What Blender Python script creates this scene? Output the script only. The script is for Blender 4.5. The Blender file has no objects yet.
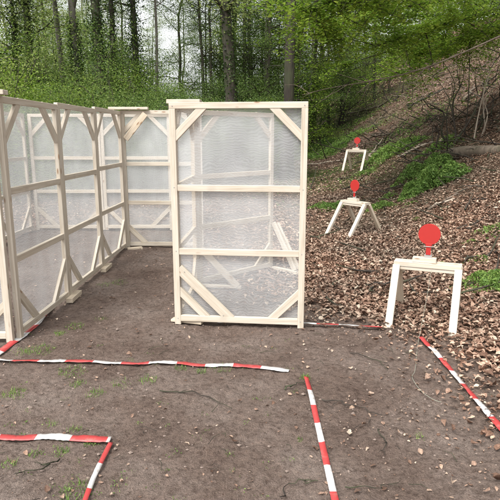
import bpy, math, random
import numpy as np
from mathutils import Vector, Matrix

# ------------------------------------------------------------------ camera, light, exposure
scene = bpy.context.scene
COL = scene.collection
CAM_H, PITCH, FPX = 1.69, math.radians(11.8), 540.0
cd = bpy.data.cameras.new('camera'); cam = bpy.data.objects.new('camera', cd); COL.objects.link(cam)
cam.location = (0, 0, CAM_H); cam.rotation_euler = (math.pi / 2 - PITCH, 0, 0)
cd.sensor_width = 36; cd.lens = FPX / 500 * 36; cd.clip_start = 0.05; cd.clip_end = 1000
scene.camera = cam

SUN_EL, SUN_AZ = math.radians(55), math.radians(215)
world = bpy.data.worlds.new('World'); scene.world = world; world.use_nodes = True
wn = world.node_tree; wn.nodes.clear()
w_out = wn.nodes.new('ShaderNodeOutputWorld'); w_bg = wn.nodes.new('ShaderNodeBackground')
w_sky = wn.nodes.new('ShaderNodeTexSky'); w_sky.sky_type = 'NISHITA'; w_sky.sun_disc = False
w_sky.sun_elevation = SUN_EL; w_sky.sun_rotation = SUN_AZ
w_sky.air_density = 1.0; w_sky.dust_density = 4.0; w_sky.ozone_density = 1.0
w_hs = wn.nodes.new('ShaderNodeHueSaturation'); w_hs.inputs['Saturation'].default_value = 0.10
wn.links.new(w_sky.outputs[0], w_hs.inputs['Color']); wn.links.new(w_hs.outputs[0], w_bg.inputs[0])
w_bg.inputs[1].default_value = 0.15
wn.links.new(w_bg.outputs[0], w_out.inputs[0])
sd = bpy.data.lights.new('sun', 'SUN'); sun = bpy.data.objects.new('sun', sd); COL.objects.link(sun)
sd.energy = 1.5; sd.angle = math.radians(22); sd.color = (1.0, 0.94, 0.86)
sdir = Vector((math.sin(SUN_AZ) * math.cos(SUN_EL), math.cos(SUN_AZ) * math.cos(SUN_EL), math.sin(SUN_EL)))
sun.rotation_euler = (-sdir).to_track_quat('-Z', 'Y').to_euler(); sun.location = sdir * 50
vs = scene.view_settings
scene.display_settings.display_device = 'sRGB'
vs.view_transform = 'Standard'; vs.look = 'None'; vs.gamma = 1; vs.exposure = 1.1
vs.use_curve_mapping = False
scene.cycles.transparent_max_bounces = 24
scene.cycles.max_bounces = 6

rng = np.random.default_rng(7)
random.seed(7)
V = lambda *a: np.array(a, dtype=float)

# ------------------------------------------------------------------ value noise and terrain
_T = np.random.default_rng(3).random((256, 256))
def vnoise(x, y):
    x = np.asarray(x, float); y = np.asarray(y, float)
    xi = np.floor(x).astype(int); yi = np.floor(y).astype(int)
    fx = x - xi; fy = y - yi; fx = fx * fx * (3 - 2 * fx); fy = fy * fy * (3 - 2 * fy)
    a = _T[xi & 255, yi & 255]; b = _T[(xi + 1) & 255, yi & 255]
    c = _T[xi & 255, (yi + 1) & 255]; d = _T[(xi + 1) & 255, (yi + 1) & 255]
    return (a * (1 - fx) + b * fx) * (1 - fy) + (c * (1 - fx) + d * fx) * fy - 0.5
def fbm(x, y, o=4):
    s = 0; a = 1.0
    for k in range(o):
        s = s + a * vnoise(x * 2 ** k + 17.3 * k, y * 2 ** k - 9.1 * k); a *= 0.5
    return s
def softplus(t): return np.logaddexp(0, t)
def hbase(x, y):
    x = np.asarray(x, float); y = np.asarray(y, float)
    x0 = 2.75 + 0.22 * softplus((8 - y) / 1.0)
    s = 0.6 * softplus((x - x0) / 0.6)
    s = 34 * np.tanh(s / 34)
    h = 0.54 * s
    h = h + 0.065 * softplus((y - 11.5) / 1.5) * 1.5 * np.exp(-softplus((y - 30) / 8) * 0.2)
    h = h + 0.06 * softplus((y - 30) / 4) * 4 * (y < 400)
    return h
def height(x, y):
    h = hbase(x, y)
    rough = 1 / (1 + np.exp(-(np.asarray(x, float) - 3.2) / 0.7))
    h = h - 0.02 + 0.07 * np.clip((np.asarray(y, float) - 5.2) / 2.8, 0, 1) / (1 + np.exp((np.asarray(x, float) + .1) / .3))
    h = h + fbm(x * 0.7, y * 0.7) * (0.022 + 0.3 * rough * np.clip((np.asarray(y, float) - 8) / 8, 0, 1))
    h = h + fbm(x * 3.1, y * 3.1, 3) * 0.02
    return h
def hz(x, y): return float(height(np.array([x]), np.array([y]))[0])
def ray(u, v):
    xc = (u - 250) / FPX; yc = -(v - 250) / FPX
    d = V(xc, math.cos(PITCH) + yc * math.sin(PITCH), -math.sin(PITCH) + yc * math.cos(PITCH))
    return d / d[1]
def at(u, v, y):
    d = ray(u, v); return V(d[0] * y, y, CAM_H + d[2] * y)
def ground_at(u, v):
    d = ray(u, v); ys = np.geomspace(1.2, 150, 2500)
    g = CAM_H + d[2] * ys - height(d[0] * ys, ys)
    k = np.argmax(g < 0); y = ys[k]
    return V(d[0] * y, y, hz(d[0] * y, y))
def litter(x, y):
    xb = np.interp(y, [0, 3.0, 4.4, 4.65, 5.0, 6, 7, 9, 11], [1.72, 1.70, 1.60, 1.22, 0.62, 0.3, -0.2, -0.9, -9])
    w = np.interp(y, [0, 5, 9], [0.13, 0.16, 0.5])
    return 1 / (1 + np.exp(-(x - xb + np.clip((y - 3.5) / 3, .12, .5) * vnoise(x * 2.2, y * 2.2) + .2 * vnoise(x * 7, y * 7)) / w))

# ------------------------------------------------------------------ object helpers
def tag(o, label=None, cat=None, group=None, kind=None):
    if label: o['label'] = label
    if cat: o['category'] = cat
    if group: o['group'] = group
    if kind: o['kind'] = kind
    return o
def empty(name, loc, rz=0):
    o = bpy.data.objects.new(name, None); COL.objects.link(o); o.location = tuple(loc); o.rotation_euler = (0, 0, rz)
    o.empty_display_size = 0.2
    return o
def mesh_obj(name, verts, faces, mat, parent=None, smooth=False, mats=None, midx=None, uv=None):
    me = bpy.data.meshes.new(name)
    if isinstance(faces, np.ndarray):
        n, k = faces.shape
        me.vertices.add(len(verts)); me.vertices.foreach_set('co', np.asarray(verts, np.float32).ravel())
        me.loops.add(n * k); me.loops.foreach_set('vertex_index', faces.astype(np.int32).ravel())
        me.polygons.add(n); me.polygons.foreach_set('loop_start', np.arange(0, n * k, k, dtype=np.int32))
        me.polygons.foreach_set('loop_total', np.full(n, k, np.int32))
        me.update(calc_edges=True)
    else:
        me.from_pydata([tuple(v) for v in verts], [], faces); me.update()
    for m in (mats or [mat]): me.materials.append(m)
    if midx is not None: me.polygons.foreach_set('material_index', np.asarray(midx, np.int32))
    if smooth: me.polygons.foreach_set('use_smooth', np.ones(len(me.polygons), bool))
    if uv is not None:
        l = me.uv_layers.new(name='UVMap'); l.data.foreach_set('uv', np.asarray(uv, np.float32).ravel())
    me.validate()
    o = bpy.data.objects.new(name, me); COL.objects.link(o)
    if parent is not None: o.parent = parent
    return o
class MB:
    def __init__(s): s.v = []; s.f = []; s.m = []; s.uv = []
    def board(s, p0, p1, w, t, wdir, mi=0):
        p0 = np.array(p0, float); p1 = np.array(p1, float); a = p1 - p0; L = np.linalg.norm(a); a /= L
        wd = np.array(wdir, float); wd -= a * wd.dot(a); wd /= np.linalg.norm(wd); td = np.cross(a, wd)
        b = len(s.v); o = rng.random(2) * 40
        loc = []
        for e in (0, 1):
            for (i, j) in ((-1, -1), (1, -1), (1, 1), (-1, 1)):
                s.v.append((p1 if e else p0) + wd * i * w / 2 + td * j * t / 2); loc.append((e * L, i * w / 2, j * t / 2))
        for q in ((0, 1, 2, 3), (7, 6, 5, 4), (0, 4, 5, 1), (1, 5, 6, 2), (2, 6, 7, 3), (3, 7, 4, 0)):
            s.f.append([b + k for k in q]); s.m.append(mi)
            for k in q: s.uv.append((loc[k][0] + o[0], loc[k][1] + loc[k][2] * 1.3 + o[1]))
    def tube(s, pts, rad, n=8, mi=0, jit=0.0, cap=True):
        pts = np.array(pts, float); b = len(s.v); N = len(pts)
        for i in range(N):
            t = pts[min(i + 1, N - 1)] - pts[max(i - 1, 0)]; t /= (np.linalg.norm(t) + 1e-9)
            ref = V(1, 0, 0) if abs(t[0]) < 0.8 else V(0, 1, 0)
            u = np.cross(t, ref); u /= np.linalg.norm(u); w = np.cross(t, u)
            for k in range(n):
                a = 2 * math.pi * k / n; r = rad[i] * (1 + jit * (random.random() - .5))
                s.v.append(pts[i] + (u * math.cos(a) + w * math.sin(a)) * r)
        for i in range(N - 1):
            for k in range(n):
                s.f.append([b + i * n + k, b + i * n + (k + 1) % n, b + (i + 1) * n + (k + 1) % n, b + (i + 1) * n + k]); s.m.append(mi)
                s.uv += [(k / n, i * .2), ((k + 1) / n, i * .2), ((k + 1) / n, (i + 1) * .2), (k / n, (i + 1) * .2)]
        if cap:
            for base, rev in ((b, True), (b + (N - 1) * n, False)):
                q = [base + k for k in range(n)]; s.f.append(q[::-1] if rev else q); s.m.append(mi); s.uv += [(0, 0)] * n
    def build(s, name, mat, parent=None, bevel=0, smooth=False, mats=None):
        o = mesh_obj(name, s.v, s.f, mat, parent, smooth, mats, s.m, s.uv)
        if bevel:
            bm = o.modifiers.new('edge', 'BEVEL'); bm.width = bevel; bm.segments = 1; bm.limit_method = 'ANGLE'
        return o
def leaf_cloud(P, size, flat=0.35, aspect=0.6, curl=0.25, seed=1, full=False, long_dir=None):
    """n leaves as small folded shapes; flat: how level they lie (0 random, 1 level)"""
    r = np.random.default_rng(seed); n = len(P)
    nrm = r.normal(size=(n, 3)); nrm /= np.linalg.norm(nrm, axis=1)[:, None]
    nrm[:, 2] = np.abs(nrm[:, 2]); nrm = nrm * (1 - flat) + np.array([0, 0, 1.0]) * flat
    nrm /= np.linalg.norm(nrm, axis=1)[:, None]
    a = r.normal(size=(n, 3)) if long_dir is None else long_dir + 0.35 * r.normal(size=(n, 3))
    a -= nrm * (a * nrm).sum(1)[:, None]; a /= np.linalg.norm(a, axis=1)[:, None] + 1e-9
    b = np.cross(nrm, a); S = np.broadcast_to(size, (n,))[:, None]
    c = (curl * (r.random((n, 1)) * 1.4 - 0.2)) * S
    w = aspect * S * (0.8 + .4 * r.random((n, 1)))
    if full == 'ragged':
        ts = np.array([-.5, -.3, -.08, .14, .34, .5]); oak = (r.random((n, 1)) < .4)
        wb = np.array([.03, .34, .50, .46, .28, .0]); wo = np.array([.04, .30, .34, .50, .40, .12])
        bend = (r.random((n, 1)) * 1.5 - .55) * S * .55; tw = r.normal(size=(n, 1)) * .5; sb = r.normal(size=(n, 1)) * .15
        rows = []
        for q_, t in enumerate(ts):
            wq = np.where(oak, wo[q_], wb[q_]); mid = P + a * S * t + b * S * sb * t * t * 2 + nrm * bend * (t * t * 2)
            cl = c * (wq * 2) ** 1.3; jl = 1 + .35 * (r.random((n, 1)) - .5); jr = 1 + .35 * (r.random((n, 1)) - .5)
            rows += [mid - b * w * wq * jl + nrm * (cl + tw * t * S * wq * .6), mid, mid + b * w * wq * jr + nrm * (cl * .8 - tw * t * S * wq * .6)]
        v = np.stack(rows, 1).reshape(-1, 3); k = np.arange(n)[:, None] * 18
        f = np.concatenate([k + [3 * m, 3 * m + 1, 3 * m + 4, 3 * m + 3] for m in range(5)] + [k + [3 * m + 1, 3 * m + 2, 3 * m + 5, 3 * m + 4] for m in range(5)], 0)
    elif full:
        v = np.stack([P - a * S * .5, P + a * S * .5 + nrm * c * .8,
                      P - a * S * .2 - b * w * .5 + nrm * c, P + a * S * .22 - b * w * .42 + nrm * c * 1.3,
                      P + a * S * .22 + b * w * .42 + nrm * c * 1.1, P - a * S * .2 + b * w * .5 + nrm * c * .8], 1).reshape(-1, 3)
        k = np.arange(n)[:, None] * 6
        f = np.concatenate([k + [0, 2, 3, 1], k + [0, 1, 4, 5]], 0)
    else:
        v = np.stack([P - a * S * .5, P - b * w * .5 + nrm * c, P + a * S * .5, P + b * w * .5 + nrm * c * .5], 1).reshape(-1, 3)
        f = np.arange(n)[:, None] * 4 + [0, 1, 2, 3]
    return v, f
def copy_tree(o, parent=None):
    c = o.copy(); COL.objects.link(c)
    if parent is not None: c.parent = parent
    for ch in list(o.children): copy_tree(ch, c)
    return c

# ------------------------------------------------------------------ materials
def mat_new(name):
    m = bpy.data.materials.new(name); m.use_nodes = True; nt = m.node_tree; nt.nodes.clear()
    out = nt.nodes.new('ShaderNodeOutputMaterial')
    return m, nt, out
def nd(nt, t, **kw):
    n = nt.nodes.new(t)
    for k, v in kw.items():
        if k in n.inputs: n.inputs[k].default_value = v
        else: setattr(n, k, v)
    return n
def ramp(nt, stops, fac):
    r = nt.nodes.new('ShaderNodeValToRGB'); e = r.color_ramp.elements
    while len(e) < len(stops): e.new(0.5)
    for i, (p, c) in enumerate(stops): e[i].position = p; e[i].color = (*c, 1) if len(c) == 3 else c
    nt.links.new(fac, r.inputs[0]); return r
def mixc(nt, fac, a, b, mode='MIX'):
    m = nt.nodes.new('ShaderNodeMix'); m.data_type = 'RGBA'; m.blend_type = mode
    for sock, val in ((m.inputs[0], fac), (m.inputs[6], a), (m.inputs[7], b)):
        if isinstance(val, (int, float)): sock.default_value = val
        elif isinstance(val, tuple): sock.default_value = (*val, 1)
        else: nt.links.new(val, sock)
    return m.outputs[2]
def coords(nt, kind='Object', scale=(1, 1, 1)):
    tc = nt.nodes.new('ShaderNodeTexCoord'); mp = nt.nodes.new('ShaderNodeMapping'); mp.inputs['Scale'].default_value = scale
    nt.links.new(tc.outputs[kind], mp.inputs[0]); return mp.outputs[0]
def tex(nt, kind, vec, **kw):
    t = nd(nt, kind, **kw); nt.links.new(vec, t.inputs['Vector']); return t

def wood_mat(name, tint=(1, 1, 1), val=1.0):
    m, nt, out = mat_new(name); L = nt.links
    geo = nd(nt, 'ShaderNodeNewGeometry')
    uv = coords(nt, 'UV', (1.6, 38, 1)); g1 = tex(nt, 'ShaderNodeTexNoise', uv, Scale=1.0, Detail=5.0, Distortion=0.6)
    uv2 = coords(nt, 'UV', (4.0, 150, 1)); g2 = tex(nt, 'ShaderNodeTexNoise', uv2, Scale=1.0, Detail=3.0)
    base = ramp(nt, [(0.3, (.60 * tint[0] * val, .53 * tint[1] * val, .43 * tint[2] * val)), (0.5, (.73 * tint[0] * val, .67 * tint[1] * val, .575 * tint[2] * val)), (0.72, (.79 * tint[0] * val, .745 * tint[1] * val, .665 * tint[2] * val))], g1.outputs[0])
    rnd = ramp(nt, [(0, (.78, .72, .64)), (.3, (.90, .86, .80)), (.6, (.97, .955, .93)), (1, (1, 1, 1))], geo.outputs['Random Per Island'])
    c = mixc(nt, 1.0, base.outputs[0], rnd.outputs[0], 'MULTIPLY')
    fine = ramp(nt, [(0.35, (.80, .76, .70)), (0.6, (1, 1, 1))], g2.outputs[0])
    c = mixc(nt, 0.6, c, fine.outputs[0], 'MULTIPLY')
    kuv = coords(nt, 'UV', (4.5, 14, 1)); vo = tex(nt, 'ShaderNodeTexVoronoi', kuv, Scale=1.0)
    kr = ramp(nt, [(0.0, (1, 1, 1)), (0.10, (.85, .85, .85)), (0.17, (0, 0, 0))], vo.outputs['Distance'])
    sel = tex(nt, 'ShaderNodeTexNoise', coords(nt, 'UV', (1.7, 5, 1)), Scale=1.0)
    sr = ramp(nt, [(0.46, (0, 0, 0)), (0.52, (1, 1, 1))], sel.outputs[0])
    km = mixc(nt, 1.0, kr.outputs[0], sr.outputs[0], 'MULTIPLY')
    c = mixc(nt, km, c, (.26, .15, .08))
    dirt = tex(nt, 'ShaderNodeTexNoise', coords(nt, 'Object', (7, 7, 7)), Scale=1.0, Detail=4.0)
    dr = ramp(nt, [(0.55, (0, 0, 0)), (0.75, (.35, .35, .35))], dirt.outputs[0])
    c = mixc(nt, dr.outputs[0], c, (.36, .31, .25))
    p = nd(nt, 'ShaderNodeBsdfPrincipled', Roughness=0.72); L.new(c, p.inputs['Base Color'])
    bp = nd(nt, 'ShaderNodeBump', Strength=0.25, Distance=0.002); L.new(g2.outputs[0], bp.inputs['Height']); L.new(bp.outputs[0], p.inputs['Normal'])
    L.new(p.outputs[0], out.inputs[0]); return m
def leaf_mat(name, stops, trans=0.35, rough=0.6):
    m, nt, out = mat_new(name); L = nt.links
    geo = nd(nt, 'ShaderNodeNewGeometry')
    r = ramp(nt, stops, geo.outputs['Random Per Island'])
    n = tex(nt, 'ShaderNodeTexNoise', coords(nt, 'Object', (.8, .8, .8)), Scale=1.0, Detail=2.0)
    nr = ramp(nt, [(0.3, (.72, .78, .75)), (0.7, (1.15, 1.1, 1.0))], n.outputs[0])
    c = mixc(nt, 1.0, r.outputs[0], nr.outputs[0], 'MULTIPLY')
    n_ = tex(nt, 'ShaderNodeTexNoise', coords(nt, 'Object', (90, 90, 90)), Scale=1.0, Detail=3.0)
    c = mixc(nt, 1.0, c, ramp(nt, [(0.35, (.62, .58, .55)), (0.62, (1.12, 1.1, 1.08))], n_.outputs[0]).outputs[0], 'MULTIPLY')
    p = nd(nt, 'ShaderNodeBsdfPrincipled', Roughness=rough); L.new(c, p.inputs['Base Color'])
    p.inputs['Specular IOR Level'].default_value = 0.3
    if trans:
        t = nd(nt, 'ShaderNodeBsdfTranslucent'); L.new(c, t.inputs[0]); mx = nd(nt, 'ShaderNodeMixShader'); mx.inputs[0].default_value = trans
        L.new(p.outputs[0], mx.inputs[1]); L.new(t.outputs[0], mx.inputs[2]); L.new(mx.outputs[0], out.inputs[0])
    else: L.new(p.outputs[0], out.inputs[0])
    return m
def bark_mat(name, a, b, moss=(.06, .08, .03), mossf=0.5, zs=2.5):
    m, nt, out = mat_new(name); L = nt.links
    n = tex(nt, 'ShaderNodeTexNoise', coords(nt, 'Object', (16, 16, zs)), Scale=1.0, Detail=6.0, Distortion=.4)
    c = ramp(nt, [(0.32, a), (0.68, b)], n.outputs[0]).outputs[0]
    n2 = tex(nt, 'ShaderNodeTexNoise', coords(nt, 'Object', (2.3, 2.3, 1.1)), Scale=1.0, Detail=4.0)
    mr = ramp(nt, [(0.45, (0, 0, 0)), (0.65, (mossf,) * 3)], n2.outputs[0])
    c = mixc(nt, mr.outputs[0], c, moss)
    p = nd(nt, 'ShaderNodeBsdfPrincipled', Roughness=0.9); L.new(c, p.inputs['Base Color'])
    bp = nd(nt, 'ShaderNodeBump', Strength=0.7, Distance=0.03); L.new(n.outputs[0], bp.inputs['Height']); L.new(bp.outputs[0], p.inputs['Normal'])
    L.new(p.outputs[0], out.inputs[0]); return m
def paint_mat(name, col, rough=0.5, scuff=(.35, .3, .26), amt=0.4):
    m, nt, out = mat_new(name); L = nt.links
    n = tex(nt, 'ShaderNodeTexNoise', coords(nt, 'Object', (22, 22, 22)), Scale=1.0, Detail=5.0)
    r = ramp(nt, [(0.55, (0, 0, 0)), (0.75, (amt,) * 3)], n.outputs[0])
    c = mixc(nt, r.outputs[0], col, scuff)
    p = nd(nt, 'ShaderNodeBsdfPrincipled', Roughness=rough); L.new(c, p.inputs['Base Color']); L.new(p.outputs[0], out.inputs[0])
    return m

def net_mat():
    m, nt, out = mat_new('woven_net'); L = nt.links
    uv = coords(nt, 'UV')
    nz = tex(nt, 'ShaderNodeTexNoise', coords(nt, 'UV', (5, 2.2, 1)), Scale=1.0, Detail=3.0)
    # threads: warped wave bands, 14 mm pitch
    def threads(direction, sc, dist):
        w = tex(nt, 'ShaderNodeTexWave', uv, Scale=sc, Distortion=dist, Detail=1.0, **{'Detail Scale': 0.06})
        w.bands_direction = direction; return w.outputs['Fac']
    h = threads('Y', 34.0, 3.0); v = threads('X', 34.0, 2.0)
    h3 = threads('Y', 13.0, 0.0); wv = h3.node
    nn = tex(nt, 'ShaderNodeTexNoise', coords(nt, 'UV', (9, 5, 1)), Scale=1.0, Detail=3.0)
    va = nt.nodes.new('ShaderNodeVectorMath'); va.operation = 'MULTIPLY_ADD'; va.inputs[1].default_value = (.0, .16, .0)
    L.new(nn.outputs['Color'], va.inputs[0]); L.new(uv, va.inputs[2]); L.new(va.outputs[0], wv.inputs['Vector'])
    mx = nd(nt, 'ShaderNodeMath', operation='MAXIMUM'); L.new(h, mx.inputs[0]); L.new(v, mx.inputs[1])
    mr = nd(nt, 'ShaderNodeMapRange'); mr.inputs['From Min'].default_value = 0.35; mr.inputs['From Max'].default_value = 1.0
    mr.inputs['To Min'].default_value = 0.20; mr.inputs['To Max'].default_value = 0.46; L.new(mx.outputs[0], mr.inputs['Value'])
    a2 = nd(nt, 'ShaderNodeMath', operation='MULTIPLY_ADD'); L.new(h3, a2.inputs[0]); a2.inputs[1].default_value = 0.09; L.new(mr.outputs[0], a2.inputs[2])
    a3 = nd(nt, 'ShaderNodeMath', operation='MULTIPLY_ADD'); L.new(nz.outputs[0], a3.inputs[0]); a3.inputs[1].default_value = 0.36; L.new(a2.outputs[0], a3.inputs[2])
    a4 = nd(nt, 'ShaderNodeMath', operation='SUBTRACT', use_clamp=True); L.new(a3.outputs[0], a4.inputs[0]); a4.inputs[1].default_value = 0.17
    d = nd(nt, 'ShaderNodeBsdfDiffuse'); d.inputs[0].default_value = (.82, .84, .86, 1)
    t = nd(nt, 'ShaderNodeBsdfTranslucent'); t.inputs[0].default_value = (.82, .84, .86, 1)
    dm = nd(nt, 'ShaderNodeMixShader'); dm.inputs[0].default_value = 0.4; L.new(d.outputs[0], dm.inputs[1]); L.new(t.outputs[0], dm.inputs[2])
    tr = nd(nt, 'ShaderNodeBsdfTransparent'); ms = nd(nt, 'ShaderNodeMixShader')
    L.new(a4.outputs[0], ms.inputs[0]); L.new(tr.outputs[0], ms.inputs[1]); L.new(dm.outputs[0], ms.inputs[2]); L.new(ms.outputs[0], out.inputs[0])
    return m

def ground_mat():
    m, nt, out = mat_new('forest_ground'); L = nt.links
    ob = coords(nt, 'Object')
    n1 = tex(nt, 'ShaderNodeTexNoise', ob, Scale=1.1, Detail=9.0, Roughness=.68)
    n2 = tex(nt, 'ShaderNodeTexNoise', ob, Scale=28.0, Detail=6.0, Roughness=.7)
    n3 = tex(nt, 'ShaderNodeTexNoise', ob, Scale=140.0, Detail=3.0, Roughness=.7)
    c1 = ramp(nt, [(0.33, (.155, .110, .090)), (0.46, (.220, .165, .138)), (0.56, (.270, .212, .182)), (0.70, (.325, .268, .235))], n1.outputs[0]).outputs[0]
    f = ramp(nt, [(0.33, (.55, .52, .50)), (0.5, (1, 1, 1)), (0.68, (1.3, 1.28, 1.25))], n2.outputs[0]).outputs[0]
    c = mixc(nt, 1.0, c1, f, 'MULTIPLY')
    f3 = ramp(nt, [(0.35, (.6, .58, .56)), (0.6, (1.1, 1.1, 1.1)), (0.72, (1.7, 1.6, 1.5))], n3.outputs[0]).outputs[0]
    c = mixc(nt, 0.75, c, f3, 'MULTIPLY')
    # tiny chips of bark and old leaf trodden into the soil
    vo = tex(nt, 'ShaderNodeTexVoronoi', ob, Scale=55.0); chips = ramp(nt, [(0.0, (1, 1, 1)), (0.16, (1, 1, 1)), (0.2, (0, 0, 0))], vo.outputs['Distance'])
    sel = nd(nt, 'ShaderNodeSeparateColor'); L.new(vo.outputs['Color'], sel.inputs[0])
    sr = ramp(nt, [(0.72, (0, 0, 0)), (0.74, (1, 1, 1))], sel.outputs[0]); cm = mixc(nt, 1.0, chips.outputs[0], sr.outputs[0], 'MULTIPLY')
    cc = ramp(nt, [(0, (.26, .18, .13)), (.5, (.12, .07, .05)), (1, (.34, .27, .20))], sel.outputs[1])
    c = mixc(nt, cm, c, cc.outputs[0])
    # matted old leaves where the litter lies
    v2 = tex(nt, 'ShaderNodeTexVoronoi', ob, Scale=17.0, Randomness=1.0)
    s2 = nd(nt, 'ShaderNodeSeparateColor'); L.new(v2.outputs['Color'], s2.inputs[0])
    lc = ramp(nt, [(0, (.07, .045, .032)), (.3, (.14, .09, .065)), (.65, (.24, .165, .125)), (1, (.36, .28, .22))], s2.outputs[0]).outputs[0]
    lc = mixc(nt, 0.8, lc, f, 'MULTIPLY')
    at_ = nd(nt, 'ShaderNodeAttribute', attribute_name='litter')
    c = mixc(nt, at_.outputs['Fac'], c, lc)
    gr = nd(nt, 'ShaderNodeAttribute', attribute_name='moss')
    mg = ramp(nt, [(0.3, (.035, .06, .015)), (0.7, (.08, .12, .03))], n2.outputs[0]).outputs[0]
    c = mixc(nt, gr.outputs['Fac'], c, mg)
    p = nd(nt, 'ShaderNodeBsdfPrincipled', Roughness=0.95); L.new(c, p.inputs['Base Color']); p.inputs['Specular IOR Level'].default_value = 0.15
    ad = nd(nt, 'ShaderNodeMath', operation='MULTIPLY_ADD'); L.new(n3.outputs[0], ad.inputs[0]); ad.inputs[1].default_value = 0.35; L.new(n2.outputs[0], ad.inputs[2])
    bp = nd(nt, 'ShaderNodeBump', Strength=1.0, Distance=0.06); L.new(ad.outputs[0], bp.inputs['Height']); L.new(bp.outputs[0], p.inputs['Normal'])
    L.new(p.outputs[0], out.inputs[0]); return m

M = dict(
    wood=wood_mat('pale_pine', (1, .985, .965), .77), wood_tan_shade=wood_mat('tan_and_shaded_pine', (1.0, .94, .86), .80), net=net_mat(), ground=ground_mat(),  # the tan pine also paints shade onto the stands' rear legs
    red=paint_mat('red_plastic', (.40, .042, .042), .5, (.36, .14, .12), .7), white=paint_mat('white_plastic', (.56, .55, .54), .5, (.30, .25, .21), 1.0),
    disc=paint_mat('red_steel_paint', (.38, .018, .014), .55, (.45, .02, .015), .5), steel=paint_mat('bare_steel', (.32, .31, .30), .4),
    cord=paint_mat('pale_cord', (.27, .29, .23), .8), stone=paint_mat('stone', (.20, .155, .13), .9, (.30, .245, .21), .8),
    bark=bark_mat('dark_bark', (.018, .014, .011), (.055, .043, .033)), bark_grey=bark_mat('grey_bark', (.09, .08, .068), (.20, .18, .155)),
    dead=bark_mat('dead_wood', (.075, .055, .042), (.19, .15, .115), mossf=.25), deadpale=bark_mat('pale_dead_wood', (.22, .18, .14), (.42, .36, .29), mossf=.1),
    litter=leaf_mat('brown_litter', [(0, (.11, .064, .048)), (.25, (.21, .130, .100)), (.5, (.31, .205, .165)), (.78, (.42, .305, .25)), (.94, (.52, .41, .345)), (1, (.60, .52, .45))], .1, .75),
    dark_green=leaf_mat('dark_bush_leaves', [(0, (.07, .135, .04)), (.5, (.15, .25, .07)), (1, (.26, .38, .12))], .45),  # dark green foliage, tone random per leaf
    under=leaf_mat('thicket_leaves', [(0, (.07, .14, .03)), (.5, (.16, .26, .065)), (1, (.28, .38, .11))], .5),
    ivy=leaf_mat('ivy_leaves', [(0, (.025, .055, .018)), (.6, (.06, .11, .03)), (1, (.13, .20, .055))], .25, .45),
    beech=leaf_mat('fresh_leaves', [(0, (.12, .24, .025)), (.5, (.22, .36, .045)), (1, (.34, .46, .08))], .5),
    spring=leaf_mat('spring_leaves', [(0, (.17, .25, .07)), (.5, (.29, .38, .12)), (1, (.42, .50, .20))], .5),
    herb=leaf_mat('herb_leaves', [(0, (.09, .18, .04)), (.5, (.18, .32, .075)), (1, (.29, .43, .12))], .35),
    blossom=leaf_mat('blossom', [(0, (.40, .36, .36)), (1, (.62, .57, .58))], .3),
)

# ------------------------------------------------------------------ ground sheet
def axis(lo, a, b, hi, step, g):
    mid = list(np.arange(a, b, step)); s = step; l = [a]
    while l[-1] > lo: s *= g; l.append(l[-1] - s)
    s = step; r = [mid[-1] + step]
    while r[-1] < hi: s *= g; r.append(r[-1] + s)
    return np.array(l[:0:-1] + mid + r)
gx = axis(-170, -2.6, 3.6, 170, .026, 1.055); gy = axis(-40, 1.8, 8.0, 240, .026, 1.035)
X, Y = np.meshgrid(gx, gy, indexing='ij')
Z = height(X, Y)
fine = np.exp(-softplus((Y - 9) / 2) * .5)
Z = Z + fine * (fbm(X * 14, Y * 14, 3) * 0.016 + vnoise(X * 37, Y * 37) * 0.012)
nx, ny = len(gx), len(gy)
idx = np.arange(nx * ny).reshape(nx, ny)
F = np.stack([idx[:-1, :-1], idx[1:, :-1], idx[1:, 1:], idx[:-1, 1:]], -1).reshape(-1, 4)
gnd = mesh_obj('ground', np.stack([X, Y, Z], -1).reshape(-1, 3), F, M['ground'], smooth=True)
tag(gnd, kind='structure')
a = gnd.data.attributes.new('litter', 'FLOAT', 'POINT'); a.data.foreach_set('value', litter(X, Y).astype(np.float32).ravel())
def mossmask(x, y):
    far = 1 / (1 + np.exp(-(y - 13 + 0.2 * x) / 1.5)) * (1 / (1 + np.exp((x - 4.2 - 0.12 * (y - 14)) / 0.8)))
    k = np.clip((fbm(x * .45 + 5, y * .45, 4) + 0.22) * 4, 0, 1)
    up = 1 / (1 + np.exp(-(y - 15) / 3)) * np.clip((fbm(x * .3 + 50, y * .3, 4) - 0.08) * 4, 0, 1) * .45
    return np.clip(far * k + up, 0, 1) * .85
a = gnd.data.attributes.new('moss', 'FLOAT', 'POINT'); a.data.foreach_set('value', mossmask(X, Y).astype(np.float32).ravel())

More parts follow.
